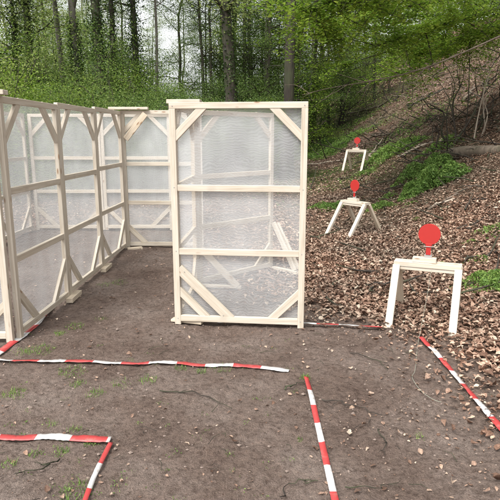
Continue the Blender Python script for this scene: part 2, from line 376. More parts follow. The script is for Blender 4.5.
# ------------------------------------------------------------------ netting panels
H = 1.98
def net_sheet(w, h, y, seed, parent, sag=0.012):
    n, k = 26, 40
    xs = np.linspace(0.012, w - 0.012, n); zs = np.linspace(0.03, h - 0.012, k)
    A, B = np.meshgrid(xs, zs, indexing='ij')
    e = np.minimum(np.minimum(A, w - A), 0.2) / 0.2
    y_ = y + sag * e * (fbm(A * 3 + seed * 7, B * 3 + seed, 3) + .25) * np.sign(y) * 1.2
    v = np.stack([A, y_, B], -1).reshape(-1, 3); i = np.arange(n * k).reshape(n, k)
    f = np.stack([i[:-1, :-1], i[1:, :-1], i[1:, 1:], i[:-1, 1:]], -1).reshape(-1, 4)
    uv = np.stack([A, B], -1).reshape(-1, 2)[f.ravel()] + seed * 1.7
    return mesh_obj('net', v, f, M['net'], parent, True, uv=uv)
def panel(p0, p1, side, label, seed, z0=0.0, H=1.98, braces=(.27, .27, .27, .27), mat='wood', low=None, split=0.0, group='netting panels of the lane'):
    p0 = V(*p0); p1 = V(*p1); d = p1 - p0; w = np.linalg.norm(d); rz = math.atan2(d[1], d[0])
    o = empty('netting_panel', (p0[0], p0[1], z0), rz)
    tag(o, label, 'netting panel', group); m = M[mat]; D = .042; S = .056
    def bd(name, a, b, wd, t=D, wdir=(1, 0, 0), mm=None):
        q = MB(); q.board(a, b, wd, t, wdir); return q.build(name, mm or m, o, bevel=.0025)
    j = lambda s=.006: (random.random() - .5) * s
    for x in (S / 2, w - S / 2): bd('stile', (x, 0, 0.0), (x + j(), 0, H - .054), S)
    bd('top_rail', (0, 0, H - .027), (w, 0, H - .027), .053, D - .002, (0, 0, 1))
    for z in (1.255, .685): bd('middle_rail', (S - .001, .001, z + j()), (w - S + .001, .001, z + j()), .056, D - .006, (0, 0, 1))
    bd('bottom_rail', (S - .001, -.001, .06), (w - S + .001, -.001, .06 + j()), .056, D - .004, (0, 0, 1))
    zt, zb = H - .054, .088
    tl, tr, bl, br = braces; W = .066
    k = W / 2 * math.sqrt(2) / 2
    def br_(xc, zc, sx, sz, L, Lz=None):
        Lz = Lz or L
        a = V(xc, 0.0, zc + sz * (L if Lz is None else Lz)); b = V(xc + sx * L, 0.0, zc)
        n = V(sx, 0, -sz); sh = V(-sx, 0, -sz) / math.sqrt(2) * W / 2
        e = V(-sx * .012, 0, sz * .012)
        q = MB(); q.board(a + sh + e, b + sh - e, W, D - .010, (sx, 0, sz)); q.build('corner_brace', m, o, bevel=.0025)
    if tl: br_(S, zt, 1, -1, tl)
    if tr: br_(w - S, zt, -1, -1, tr)
    if bl: br_(S, zb, 1, 1, bl)
    if br: br_(w - S, zb, -1, 1, br)
    net_sheet(w, H, side * (D / 2 + .004), seed, o)
    return o, w
AX = lambda y: -1.975 + (y - 4.36) * .028
ys = [4.36, 5.57, 6.78, 7.99]; ZS = [0.0, .02, .045]
PW = {}
desc = ['pale timber panel with net, nearest one in the left side wall', 'pale timber panel with net, middle one of three in the left side wall', 'pale timber panel with net, farthest in the left side wall, at the corner']
for i in range(3):
    o, w = panel((AX(ys[i] + .003), ys[i] + .003), (AX(ys[i + 1] - .003), ys[i + 1] - .003), 1, desc[i], i + 1, mat='wood', z0=ZS[i], H=2.01, braces=(.33, .33, .36, .36))
o, w = panel((-3.17, 4.30), (-1.99, 4.30), 1, 'timber panel with net cut off by the left picture edge, facing the camera', 5)
panel((-1.87, 8.03), (-.70, 8.03), 1, 'pale framed net panel closing the dirt lane between the two walls', 6, z0=.05, H=2.02)
oc, wc = panel((-.69, 4.76), (.485, 4.64), 1, 'free front net panel in the middle, tall pine frame facing the camera', 7)
q = MB(); q.board((.045, -.004, .53), (.52, -.004, .06), .085, .03, (1, 0, 1)); q.build('diagonal_board', M['wood'], oc, bevel=.0025)
q = MB(); q.board((.04, .095, .30), (.22, .16, .06), .06, .03, (1, 0, 1)); q.build('diagonal_board', M['wood'], oc, bevel=.0025)
for (x_, z_) in ((.03, 1.95), (.028, 1.26), (.03, .69), (.03, .06), (wc - .03, 1.95), (wc - .03, 1.25), (wc - .03, .685), (wc - .03, .065), (.085, 1.66), (.29, 1.87), (wc - .085, 1.66), (wc - .29, 1.87), (.10, .50), (.45, .10)):
    q = MB(); q.tube([(x_, -.0235, z_), (x_, -.0205, z_)], [.0045, .0045], 8); q.build('screw', M['steel'], oc)
q = MB(); q.board((-.05, .08, .012), (.25, .02, .012), .07, .024, (0, 1, 0)); q.build('foot_board', M['wood_tan_shade'], oc, bevel=.0025)
panel((-.665, 4.86), (-.62, 6.02), 1, 'net panel running back from the left post of the middle front panel', 8, mat='wood_tan_shade')
osk, wsk = panel((-.60, 6.05), (.285, 6.90), 1, 'slanting net panel seen through the middle front panel', 9, braces=(.3, .27, 0, .26))
def loc(x, y, z):
    a_ = math.atan2(.85, .885); dx, dy = x + .60, y - 6.05
    return (dx * math.cos(a_) + dy * math.sin(a_), -dx * math.sin(a_) + dy * math.cos(a_), z)
for nm, a_, b_, w_, t_ in (('foot_beam', (.30, 6.82, .03), (.62, 6.52, .03), .055, .04), ('prop', (.30, 6.84, .62), (.56, 6.58, .05), .06, .03), ('prop', (.35, 6.90, .60), (.61, 6.62, .06), .06, .03),
                           ('prop', (-.56, 5.99, .46), (-.14, 5.92, .03), .07, .03), ('foot_beam', (-.56, 6.0, .02), (-.10, 5.93, .02), .05, .03)):
    q = MB(); q.board(loc(*a_), loc(*b_), w_, t_, (0, 0, 1) if nm == 'prop' else (1, 0, 0)); q.build(nm, M['wood'], osk, bevel=.0025)
for i, (a_, b_) in enumerate([((-2.56, 9.45), (-1.36, 9.45)), ((-3.78, 9.45), (-2.566, 9.45)), ((-3.86, 8.19), (-3.84, 9.40)), ((-3.88, 6.96), (-3.86, 8.18))]):
    panel(a_, b_, 1, ['rear lane net panel just behind the end of the dirt lane', 'rear lane net panel seen through the far part of the left side wall', 'far side panel of the rear lane, seen through net near the left edge', 'rear lane side panel mostly beyond the left picture edge'][i], 10 + i, z0=.08, H=2.0, braces=(.32, .32, .34, .34))
# loose tie boards lying across the top corners, foot blocks at the joints
def plank(name, p0, p1, w, t, label, cat='board', mat='wood', wdir=(0, 1, 0)):
    p0 = V(*p0); p1 = V(*p1); c = (p0 + p1) / 2; b = MB(); b.board(p0 - c, p1 - c, w, t, wdir); o = b.build(name, M[mat], bevel=.003); o.location = tuple(c)
    return tag(o, label, cat)
plank('tie_board', (-2.45, 4.36, 2.032), (-1.90, 4.36, 2.032), .09, .036, 'short pine board on top of the nearest corner at the left edge')
plank('tie_board', (-2.02, 7.98, 2.094), (-1.46, 8.0, 2.094), .11, .036, 'short pine board capping the far corner of the left side wall')
plank('tie_board', (-.74, 5.02, H + .021), (-.44, 5.00, H + .021), .12, .036, 'short pine board on top of the middle front panel, left end')
plank('tie_board', (-1.80, 7.975, 1.66), (-1.50, 7.975, 2.02), .085, .03, 'diagonal tan board nailed under the far corner of the left wall', mat='wood_tan_shade', wdir=(1, 0, 0))
for i, y in enumerate(ys[1:3]):
    plank('foot_board', (AX(y) + .055, y - .16, ZS[i + 1] - .002), (AX(y) + .055, y + .16, ZS[i + 1] - .002), .07, .05, ['tan foot block under the first joint of the left side wall', 'tan foot block under the second joint of the left side wall'][i], mat='wood_tan_shade', wdir=(1, 0, 0))
plank('foot_board', (-1.82, 7.86, .06), (-1.62, 7.95, .06), .08, .04, 'short foot block in the far corner of the dirt lane', mat='wood_tan_shade')

# ------------------------------------------------------------------ target stands
def stand(cx, cy, yaw, label, z0, splay=.385, disc_x=0.0, L=.60):
    o = empty('target_stand', (cx, cy, z0), yaw); tag(o, label, 'target stand', 'sawhorse target stands')
    h = .60
    def bd(name, *a, mm='wood'):
        q = MB(); q.board(*a); return q.build(name, M[mm], o, bevel=.002)
    bd('top_board', (-L / 2, -.01, h - .022), (L / 2, -.01, h - .022), .13, .044, (0, 1, 0))
    bd('apron', (-L / 2 + .05, -.055, h - .062), (L / 2 - .05, -.055, h - .062), .032, .024, (0, 0, 1))
    for s in (-1, 1):
        bd('leg', (s * (L / 2 - .026), -.06, h - .04), (s * (L / 2 - .028), -splay, -.03), .066, .042, (1, 0, 0))
        bd('leg', (s * (L / 2 - .026), .045, h - .04), (s * (L / 2 - .030), splay, -.03), .066, .042, (1, 0, 0), mm='wood_tan_shade')  # rear legs get the tan copy: their shade is put into the colour
        bd('gusset', (s * (L / 2 - .08), -.035, h - .075), (s * (L / 2 - .08), .04, h - .075), .05, .06, (1, 0, 0), mm='wood_tan_shade')
    bd('mounting_block', (disc_x - .105, -.02, h + .024), (disc_x + .105, -.02, h + .024), .075, .045, (0, 1, 0))
    t = empty('target_plate', (disc_x + .03, -.03, h + .045)); t.parent = o
    def prism(name, poly, y0, y1, mat):
        n = len(poly); v = [(x, y0, z) for x, z in poly] + [(x, y1, z) for x, z in poly]
        f = [list(range(n)), list(range(2 * n - 1, n - 1, -1))] + [[i, i + n, (i + 1) % n + n, (i + 1) % n] for i in range(n)]
        # keep outward normals
        r = mesh_obj(name, v, f, M[mat], t); b = r.modifiers.new('edge', 'BEVEL'); b.width = .0015; b.segments = 1; return r
    cz = .222; R = .098
    prism('disc', [(R * math.cos(a), cz + R * math.sin(a)) for a in np.linspace(0, 2 * math.pi, 41)[:-1]], -.005, .005, 'disc')
    prism('stem', [(-.022, .03), (.022, .03), (.020, .085), (.030, .135), (-.030, .135), (-.020, .085)], -.0085, -.0055, 'disc')
    prism('hinge', [(-.035, .0), (.035, .0), (.035, .012), (.028, .04), (-.028, .04), (-.035, .012)], -.004, .012, 'steel')
    q = MB(); q.tube([(-.045, -.012, .108), (.045, -.012, .108)], [.004, .004], 8); q.build('pin', M['steel'], t, smooth=True)
    return o
s1 = stand(1.66, 4.91, math.radians(-23), 'nearest sawhorse stand of pale wood with round red target', hz(1.66, 4.91) - .055, splay=.44, disc_x=-.03)
s2 = stand(1.81, 9.25, math.radians(-52), 'middle sawhorse stand with red target, turned sideways on the leaves', hz(1.81, 9.25) - .03, splay=.46, disc_x=-.03, L=.56)
g3 = ground_at(358, 171)
s3 = stand(g3[0], g3[1] + .3, math.radians(-28), 'farthest small sawhorse stand with red target beside the grass', hz(g3[0], g3[1] + .3), splay=.42, disc_x=-.02, L=.62)
print('STAND3', g3)

# release cord hanging from the nearest stand
pts = [V(1.66, 4.80, .50), V(1.60, 4.70, .25)]
path = [(418, 345), (415, 372), (412, 380), (420, 393), (432, 402), (441, 405)]
for u, v in path:
    g = ground_at(u, v); pts.append(V(g[0], g[1], g[2] + .02))
def smooth_path(P, n=8):
    P = [np.array(p) for p in P]; out = []
    for i in range(len(P) - 1):
        p0 = P[max(i - 1, 0)]; p1 = P[i]; p2 = P[i + 1]; p3 = P[min(i + 2, len(P) - 1)]
        for t in np.linspace(0, 1, n, endpoint=False):
            out.append(.5 * ((2 * p1) + (-p0 + p2) * t + (2 * p0 - 5 * p1 + 4 * p2 - p3) * t * t + (-p0 + 3 * p1 - 3 * p2 + p3) * t ** 3))
    out.append(P[-1]); return np.array(out)
sp = smooth_path(pts); q = MB(); q.tube(sp, [.0015] * len(sp), 6)
tag(q.build('release_cord', M['cord'], smooth=True), 'thin pale cord trailing from the nearest target stand over the dirt', 'cord')

# ------------------------------------------------------------------ red and white tapes on the ground
def tape(pix, label, start_red=True, w=.07, seg=.215, tw=0.5, phase=0.0, lift=.006):
    P = [ground_at(u, v) if len(pv) == 0 else ground_at(u, v) for (u, v, *pv) in pix]
    Pz = smooth_path([V(p[0], p[1], 0) for p in P], 60); d = np.r_[0, np.cumsum(np.linalg.norm(np.diff(Pz, axis=0), axis=1))]
    tot = d[-1]; st = seg / 12; s = np.arange(0, tot, st)
    x = np.interp(s, d, Pz[:, 0]); y = np.interp(s, d, Pz[:, 1])
    sd_ = random.random() * 50
    off = vnoise(s * 1.6 + sd_, s * 0 + 1.5) * .016
    tx = np.gradient(x); ty = np.gradient(y); L_ = np.hypot(tx, ty); nx_, ny_ = -ty / L_, tx / L_
    x = x + nx_ * off; y = y + ny_ * off
    ang = vnoise(s * 2.2 + sd_, s * 0 + 7.5) * tw * 1.6
    z = height(x, y) + fbm(x * 14, y * 14, 3) * 0.010 + vnoise(x * 37, y * 37) * .006
    z = np.convolve(np.pad(z, 4, 'edge'), np.ones(9) / 9, 'valid') + lift + .008 + np.abs(np.sin(ang)) * w * .5 + np.clip(vnoise(s * 3 + sd_, s * 0), 0, 1) * .02
    vs_, fs, ms = [], [], []
    for i in range(len(s)):
        for k in (-1, 0, 1):
            a_ = ang[i]; ww = w / 2 * k * (1 - .25 * abs(math.sin(a_)))
            zz = z[i] + math.sin(a_) * ww + .0015 * math.sin(s[i] * 37 + k * 2) + random.uniform(-.0018, .0018)
            vs_.append((x[i] + nx_[i] * ww * math.cos(a_), y[i] + ny_[i] * ww * math.cos(a_), zz))
    for i in range(len(s) - 1):
        r = (int((s[i] + phase * seg) / seg) % 2 == 0) == start_red
        for k in (0, 1):
            fs.append([i * 3 + k, i * 3 + k + 1, i * 3 + 4 + k, i * 3 + 3 + k]); ms.append(0 if r else 1)
    c = V(x.mean(), y.mean(), 0); vs_ = [np.array(v) - c for v in vs_]
    o = mesh_obj('barrier_tape', vs_, fs, None, None, True, [M['red'], M['white']], ms); o.location = tuple(c)
    so = o.modifiers.new('thick', 'SOLIDIFY'); so.thickness = .0006
    return tag(o, label, 'barrier tape')
tape([(-25, 361), (60, 363), (145, 365), (230, 367.5), (290, 372)], 'red and white tape crossing the dirt from the left edge to the middle', True, w=.055, tw=.35, phase=.6)
tape([(-25, 440.5), (40, 440), (80, 441.5), (112, 443.5)], 'short red and white tape at bottom left, running to a corner', True, w=.052, phase=1.35, tw=.3)
tape([(111, 445), (98, 474), (84, 508)], 'red and white tape from bottom left corner down out of frame', True, w=.027, tw=.9)
tape([(306, 379), (315, 415), (323, 450), (337, 512)], 'red and white tape running down the middle of the dirt', True, w=.036, tw=.45)
tape([(421, 341), (445, 366), (470, 397), (512, 446)], 'red and white tape at lower right edging the leaves', True, w=.042, tw=.5, phase=.1, lift=.02)
tape([(186, 322), (240, 324.5), (305, 327), (340, 328), (383, 331)], 'red and white tape passing behind the foot of the middle panel', True, w=.05, tw=.6, seg=.2, lift=.02)
tape([(52, 306), (40, 322), (20, 340), (-12, 364)], 'red and white tape along the foot of the left side wall', False, w=.06, tw=.4)

# ------------------------------------------------------------------ leaf litter, chips, stones
def scatter(n, xr, yr, dens, seed):
    r = np.random.default_rng(seed); x = r.uniform(*xr, n); y = r.uniform(*yr, n); k = r.random(n) < dens(x, y)
    return x[k], y[k]
def inview(x, y, m=1.15): return (np.abs(x) < (0.463 * (y * .98 + .35)) * m + .5)
LV, LF, off = [], [], 0
def add_leaves(x, y, size, flat, seed, lift=.012, spread=.03, full=True, curl=.32):
    global off
    r = np.random.default_rng(seed + 99)
    z = height(x, y) + lift + r.random(len(x)) * spread
    v, f = leaf_cloud(np.stack([x, y, z], -1), size, flat=flat, aspect=.60, curl=curl, seed=seed, full=full)
    LV.append(v); LF.append(f + off); off += len(v)
x, y = scatter(95000, (-1, 5.5), (2.2, 9.5), lambda x, y: litter(x, y) * (0.78 + .5 * vnoise(x * 3, y * 3)) * inview(x, y), 11)
add_leaves(x, y, rng.uniform(.025, .082, len(x)) * rng.uniform(.6, 1, len(x)), .62, 21, spread=.024, full='ragged', curl=.5)
tag(mesh_obj('leaf_litter', np.concatenate(LV), np.concatenate(LF), M['litter'], smooth=True), 'brown leaf litter lying thick around the two nearer target stands', 'leaf litter', kind='stuff')
LV, LF, off = [], [], 0
x, y = scatter(130000, (-7, 12), (9.5, 17), lambda x, y: litter(x, y) * inview(x, y) * (1 - .6 * mossmask(x, y)), 12)
add_leaves(x, y, rng.uniform(.025, .065, len(x)), .75, 22, spread=.04)
x, y = scatter(90000, (-4, 26), (17, 34), lambda x, y: (x > 1) * inview(x, y) * (1 - .75 * mossmask(x, y)), 13)
add_leaves(x, y, rng.uniform(.04, .085, len(x)), .65, 23, spread=.05)
x, y = scatter(60000, (2, 40), (34, 70), lambda x, y: (x > 5) * inview(x, y) * (1 - .7 * mossmask(x, y)), 14)
add_leaves(x, y, rng.uniform(.12, .22, len(x)), .35, 24, spread=.06)
v_ = np.concatenate(LV); f_ = np.concatenate(LF)
tag(mesh_obj('leaf_litter', v_, f_, M['litter']), 'brown leaf litter covering the slope and the far ground', 'leaf litter', kind='stuff')
LV, LF, off = [], [], 0
x, y = scatter(16000, (-3, 3), (2.0, 9), lambda x, y: (1 - litter(x, y)) * inview(x, y) * (.10 + .16 * np.clip(x * .5 + .2, 0, 1) + .9 * np.clip(fbm(x * 1.3, y * 1.3) - .05, 0, 1) + 1.2 * litter(x + .45, y) * (vnoise(x * 4, y * 4) > -.1)), 15)
add_leaves(x, y, np.abs(rng.normal(.008, .011, len(x))) + .007, .6, 25, lift=.006, spread=.006, full='ragged')
x, y = scatter(230, (-2.6, 2.3), (2.2, 6.5), lambda x, y: (1 - litter(x, y)) * inview(x, y) * (.45 + .12 * x), 16)
add_leaves(x, y, rng.uniform(.03, .05, len(x)), .7, 26, lift=.010, spread=.006, full='ragged')
tag(mesh_obj('scattered_leaves', np.concatenate(LV), np.concatenate(LF), M['litter'], smooth=True), 'sparse dead leaves and flakes trodden into the dirt', 'leaves', kind='stuff')
# small stones
x, y = scatter(6000, (-3, 3), (2.0, 8.5), lambda x, y: inview(x, y) * (1 - .8 * litter(x, y)) * (.35 + fbm(x, y)), 31)
sv, sf = [], []
for i in range(len(x)):
    r = abs(random.gauss(0, .0045)) + .003; c = V(x[i], y[i], hz(x[i], y[i]) + r * .3); b = len(sv)
    for dx, dy, dz in ((1, 0, 0), (-1, 0, 0), (0, 1, 0), (0, -1, 0), (0, 0, .7), (0, 0, -.7)):
        sv.append(c + r * V(dx, dy, dz) * (0.7 + .7 * random.random()))
    for t in ((0, 2, 4), (2, 1, 4), (1, 3, 4), (3, 0, 4), (2, 0, 5), (1, 2, 5), (3, 1, 5), (0, 3, 5)): sf.append([b + k for k in t])
tag(mesh_obj('pebbles', sv, sf, M['stone']), 'tiny stones and crumbs of soil on the bare dirt', 'pebbles', kind='stuff')
# twig crumbs
q = MB()
x, y = scatter(1500, (-3, 4), (2.1, 9), lambda x, y: inview(x, y) * (.3 + .6 * litter(x, y)), 32)
for i in range(len(x)):
    L_ = abs(random.gauss(0, .06)) + .02; a_ = random.random() * 6.28; z = hz(x[i], y[i]) + .010; dx, dy = math.cos(a_) * L_, math.sin(a_) * L_
    q.tube([(x[i], y[i], z), (x[i] + dx * .5 + random.gauss(0, .006), y[i] + dy * .5, z + .006 + random.random() * .01), (x[i] + dx, y[i] + dy, hz(x[i] + dx, y[i] + dy) + .010)], [.0022, .002, .001], 4, cap=False)
tag(q.build('twig_crumbs', M['bark'], smooth=True), 'countless small twig pieces littering the dirt', 'twigs', kind='stuff')

def branch_path(a, b, bend, n=12, jit=.02, follow=True, lift=.01):
    a = np.array(a, float); b = np.array(b, float); d = b - a; nrm = V(-d[1], d[0], 0); out = []
    for t in np.linspace(0, 1, n):
        p = a + d * t + nrm * bend * math.sin(t * math.pi) + V(random.gauss(0, jit), random.gauss(0, jit), 0) * (0 < t < 1)
        if follow: p[2] = hz(p[0], p[1]) + lift + (abs(random.gauss(0, jit * .5)) if 0 < t < 1 else 0)
        out.append(p)
    return out
def twig(pix, r, label, mat='bark', bend=.08, side=2, cat='twig', name='twig', jit=.012, lift=.012):
    A = ground_at(*pix[0]); B = ground_at(*pix[1]); P = branch_path(A, B, bend, 12, jit, lift=lift + r)
    q = MB(); q.tube(P, np.linspace(r, r * .45, len(P)), 7, jit=.25)
    L_ = np.linalg.norm(B - A)
    for k in range(side):
        i = random.randint(3, 9); p = P[i]; s = random.choice((-1, 1)); d = (B - A) / L_; e = p + (d * .6 + V(-d[1], d[0], 0) * s * .5) * L_ * random.uniform(.12, .25); e[2] = hz(e[0], e[1]) + .015 + random.random() * r * 4
        q.tube([p, (p + e) / 2 + V(0, 0, r), e], [r * .5, r * .4, r * .2], 6)
    return tag(q.build(name, M[mat], smooth=True), label, cat)
twig([(160, 393), (232, 411)], .0045, 'thin dark twig lying on the dirt left of the middle')
twig([(322, 402), (382, 418)], .005, 'slender twig on the bare dirt right of the middle tape')
twig([(280, 500), (318, 484)], .004, 'curved twig at the bottom edge beside the middle tape', bend=.2)
twig([(350, 355), (388, 372)], .005, 'small twig in the dirt left of the pale cord')
twig([(60, 462), (14, 478)], .005, 'short twig at bottom left inside the taped corner')
twig([(345, 490), (400, 484)], .0035, 'thin twig near the bottom edge, right of the middle tape', bend=-.1)
twig([(378, 432), (384, 458)], .004, 'short crooked twig on the dirt inside the right tape')
twig([(285, 392), (305, 384)], .006, 'dark stub of twig by the top of the middle tape', side=0)
twig([(306, 166), (352, 160)], .03, 'long pale stick on the ground left of the farthest target', 'deadpale', .05, 1, 'branch', 'fallen_branch', .03)
twig([(372, 160), (383, 140)], .03, 'forked pale stick rising behind the farthest target stand', 'deadpale', .1, 2, 'branch', 'fallen_branch', .03, .05)
twig([(330, 140), (392, 122)], .035, 'grey branch lying on the slope above the farthest target', 'dead', .05, 3, 'branch', 'fallen_branch', .05)
twig([(372, 137), (392, 142)], .04, 'short grey branch beside the farthest stand', 'dead', .05, 1, 'branch', 'fallen_branch', .04)
twig([(398, 158), (460, 137)], .035, 'pale dead branch lying behind the short log on the slope', 'deadpale', .04, 2, 'branch', 'fallen_branch', .04)
twig([(428, 212), (478, 186)], .025, 'dark branch on the leaves right of the green plants', 'dead', .04, 2, 'branch', 'fallen_branch', .03)
twig([(435, 207), (455, 201)], .03, 'short pale stick below the green plants', 'deadpale', 0.0, 0, 'branch', 'fallen_branch', .01)
twig([(312, 138), (342, 112)], .10, 'dark fallen trunk on the slope to the left of the hill', 'bark', .04, 1, 'fallen tree', 'fallen_tree', .05)
twig([(318, 145), (372, 136)], .04, 'low mossy branch across the grass beyond the middle panel', 'dead', .06, 2, 'branch', 'fallen_branch', .04)
# short thick log
A = ground_at(449, 155); B = ground_at(503, 151)
P = [A + (B - A) * t + V(0, 0, .03 + .02 * math.sin(t * 5)) for t in np.linspace(0, 1, 10)]
q = MB(); q.tube(P, [.12, .13, .135, .13, .13, .125, .13, .13, .12, .12], 16, jit=.05)
tag(q.build('log', M['dead'], smooth=True), 'thick short grey log lying across the slope above the green plants', 'log')

# ------------------------------------------------------------------ grass tufts and ground plants
def herb_patch(x, y, r_, n, hgt, size, seed):
    r = np.random.default_rng(seed); a_ = r.random(n) * 6.28; rr = np.sqrt(r.random(n)) * r_ * (1 + .45 * np.sin(a_ * 3 + seed))
    px = x + rr * np.cos(a_) ; py = y + rr * np.sin(a_) * .8
    top = hgt * np.clip(1 - (rr / r_ / 1.3) ** 2, .15, 1) * (.6 + 1.0 * (vnoise(px * 5, py * 5) + .5))
    pz = height(px, py) + top * r.random(n) ** .5
    return leaf_cloud(np.stack([px, py, pz], -1), r.uniform(.6, 1.4, n) * size * (1.25 if size > .03 else 1), flat=.05, aspect=.30, curl=.2, seed=seed)
def blades(x, y, r_, n, hgt, seed, w=.0035):
    r = np.random.default_rng(seed); vs_, fs = [], []
    for i in range(n):
        a_ = r.random() * 6.28; rr = math.sqrt(r.random()) * r_; bx, by = x + rr * math.cos(a_), y + rr * math.sin(a_)
        bz = hz(bx, by) - .004; h_ = hgt * r.uniform(.4, 1.1); l = r.random() * 6.28; ln = h_ * r.uniform(.2, .9)
        dx, dy = math.cos(l), math.sin(l); b = len(vs_); ww = w * r.uniform(.7, 1.4)
        for t in (0, .5, 1):
            k = ww * (1 - t * .85); c = V(bx + dx * ln * t * t, by + dy * ln * t * t, bz + h_ * (t - .25 * t * t))
            vs_ += [c + V(-dy, dx, 0) * k, c - V(-dy, dx, 0) * k]
        for t in (0, 2): fs.append([b + t, b + t + 1, b + t + 3, b + t + 2])
    return np.array(vs_), np.array(fs)
GV, GF, go = [], [], 0
def addg(v, f):
    global go
    GV.append(v); GF.append(f + go); go += len(v)
tufts = [(40, 351, .12, 150), (22, 353, .08, 50), (72, 372, .10, 90), (78, 385, .06, 50), (95, 394, .07, 50), (13, 395, .09, 90), (148, 381, .07, 60), (122, 384, .07, 30), (182, 369, .05, 40), (220, 369, .09, 70),
         (76, 492, .09, 110), (92, 444, .04, 30), (306, 378, .035, 60), (76, 327, .09, 70), (60, 334, .05, 40), (100, 320, .06, 30), (75, 430, .05, 30), (8, 466, .05, 40), (62, 454, .05, 40), (200, 372, .05, 25), (420, 438, .03, 14), (300, 440, .02, 10), (35, 455, .04, 30), (50, 425, .05, 20), (120, 283, .10, 50), (104, 285, .10, 30), (230, 455, .03, 10)]
for i, (u, v, r_, n) in enumerate(tufts):
    g = ground_at(u, v); addg(*blades(g[0], g[1], r_, n, .04, 200 + i, .002))
    addg(*herb_patch(g[0], g[1], r_ * 1.05, int(n * .9), .012, .013, 300 + i))
for i in range(60):
    u = random.uniform(0, 300); v = random.uniform(335, 500)
    g = ground_at(u, v); addg(*herb_patch(g[0], g[1], .04, 9, .012, .013, 500 + i))
tag(mesh_obj('grass_tufts', np.concatenate(GV), np.concatenate(GF), M['herb']), 'small green grass tufts sprouting from the bare dirt', 'grass', kind='stuff')
GV, GF, go = [], [], 0
for i, (u, v, r_, n, h_, s_) in enumerate([(425, 190, .55, 5200, .38, .055), (445, 182, .38, 2600, .34, .055), (412, 180, .35, 1800, .3, .05), (436, 170, .4, 2400, .3, .055),
        (327, 209, .36, 1500, .16, .04), (342, 206, .2, 500, .12, .04), (380, 209, .3, 900, .14, .04), (371, 212, .12, 200, .1, .04), (485, 286, .28, 1200, .12, .035), (497, 292, .2, 600, .12, .035), (478, 262, .15, 180, .06, .03), (492, 232, .25, 200, .1, .04),
        (383, 159, .7, 1600, .25, .06), (396, 152, .7, 1600, .25, .06), (408, 148, .6, 1200, .25, .06), (438, 150, .6, 900, .2, .06), (318, 158, 1.0, 2600, .2, .06), (334, 152, 1.2, 2600, .2, .06), (322, 147, 1.3, 2600, .25, .07), (345, 143, 1.2, 1800, .2, .07),
        (415, 222, .1, 60, .08, .03), (365, 175, .4, 400, .12, .05), (388, 199, .2, 200, .1, .04), (470, 245, .12, 90, .06, .03), (440, 265, .1, 50, .06, .03), (410, 205, .15, 120, .08, .04), (375, 128, 2.0, 500, .15, .06), (420, 120, 2.0, 400, .15, .06), (455, 110, 2.2, 250, .15, .06), (400, 138, 1.4, 700, .15, .06), (390, 105, 3, 300, .2, .08), (350, 128, 2, 900, .2, .07)]):
    g = ground_at(u, v); addg(*herb_patch(g[0], g[1], r_, n, h_, s_, 700 + i))
# loose green flush among the litter of the slope and grass at the foot of the wood
x, y = scatter(60000, (-9, 24), (12, 34), lambda x, y: mossmask(x, y) * inview(x, y) * np.where(x > 3.5 + .1 * (y - 14), .35, 1), 41)
v, f = leaf_cloud(np.stack([x, y, height(x, y) + rng.random(len(x)) * .10], -1), rng.uniform(.03, .08, len(x)), flat=.3, aspect=.45, seed=42); addg(v, f)
tag(mesh_obj('ground_plants', np.concatenate(GV), np.concatenate(GF), M['herb']), 'fresh green low plants growing in patches among the leaves', 'ground plants', kind='stuff')

# ------------------------------------------------------------------ shrubs and trees
def polyline(a, d, L_, n, curve, r, up=0.0):
    P = [np.array(a, float)]; d = np.array(d, float) / np.linalg.norm(d)
    for i in range(n):
        d = d + r.normal(size=3) * curve + V(0, 0, up); d /= np.linalg.norm(d); P.append(P[-1] + d * L_ / n)
    return np.array(P)
def make_shrub(seed, hgt, wid, nstem, tips, per, size, leafmat, name='shrub', spread=.28):
    r = np.random.default_rng(seed); o = empty(name, (0, 0, 0)); q = MB(); ends = []
    for i in range(nstem):
        a_ = r.random() * 6.28; d = V(math.cos(a_) * r.uniform(.1, .7) * wid / hgt, math.sin(a_) * r.uniform(.1, .7) * wid / hgt, 1)
        P = polyline((r.normal() * .12 * wid, r.normal() * .12 * wid, -.1), d, hgt * r.uniform(.6, 1.0), 7, .12, r)
        q.tube(P, np.linspace(.018, .006, len(P)), 5)
        for k in range(tips):
            b = P[r.integers(2, 8)]; dd = V(r.normal(), r.normal(), abs(r.normal()) * .5)
            T = polyline(b, dd, wid * r.uniform(.15, .42), 4, .2, r); q.tube(T, np.linspace(.008, .003, len(T)), 4, cap=False); ends += [T[-1], T[2]]
    q.build('stems', M['bark'], o, smooth=True)
    E = np.array(ends); P = np.repeat(E, per, 0) + r.normal(size=(len(E) * per, 3)) * V(spread, spread, spread * .55)
    P = P[P[:, 2] > .05]
    v, f = leaf_cloud(P, r.uniform(.7, 1.3, len(P)) * size, flat=.4, aspect=.55, seed=seed)
    mesh_obj('foliage', v, f, M[leafmat], o); return o
def ivy_on(P, R, n, seed, z0, z1, parent, rad=.16):
    r = np.random.default_rng(seed); zz = r.uniform(z0, z1, n * 2); zz = zz[vnoise(zz * 1.3 + seed, zz * 0 + .5) + r.random(len(zz)) * .5 > .08][:n]; n = len(zz)
    a_ = r.random(n) * 6.28; c = np.stack([np.interp(zz, P[:, 2], P[:, k]) for k in (0, 1)], -1); rr0 = np.interp(zz, P[:, 2], R)
    bul = (1 + 1.6 * vnoise(zz * 1.5 + seed * 3, a_ * .8)); rr = rr0 + np.abs(r.normal(size=n)) * rad * bul
    pos = np.stack([c[:, 0] + np.cos(a_) * rr, c[:, 1] + np.sin(a_) * rr, zz], -1)
    v, f = leaf_cloud(pos, r.uniform(.04, .085, n), flat=.15, aspect=.8, seed=seed); mesh_obj('ivy', v, f, M['ivy'], parent)
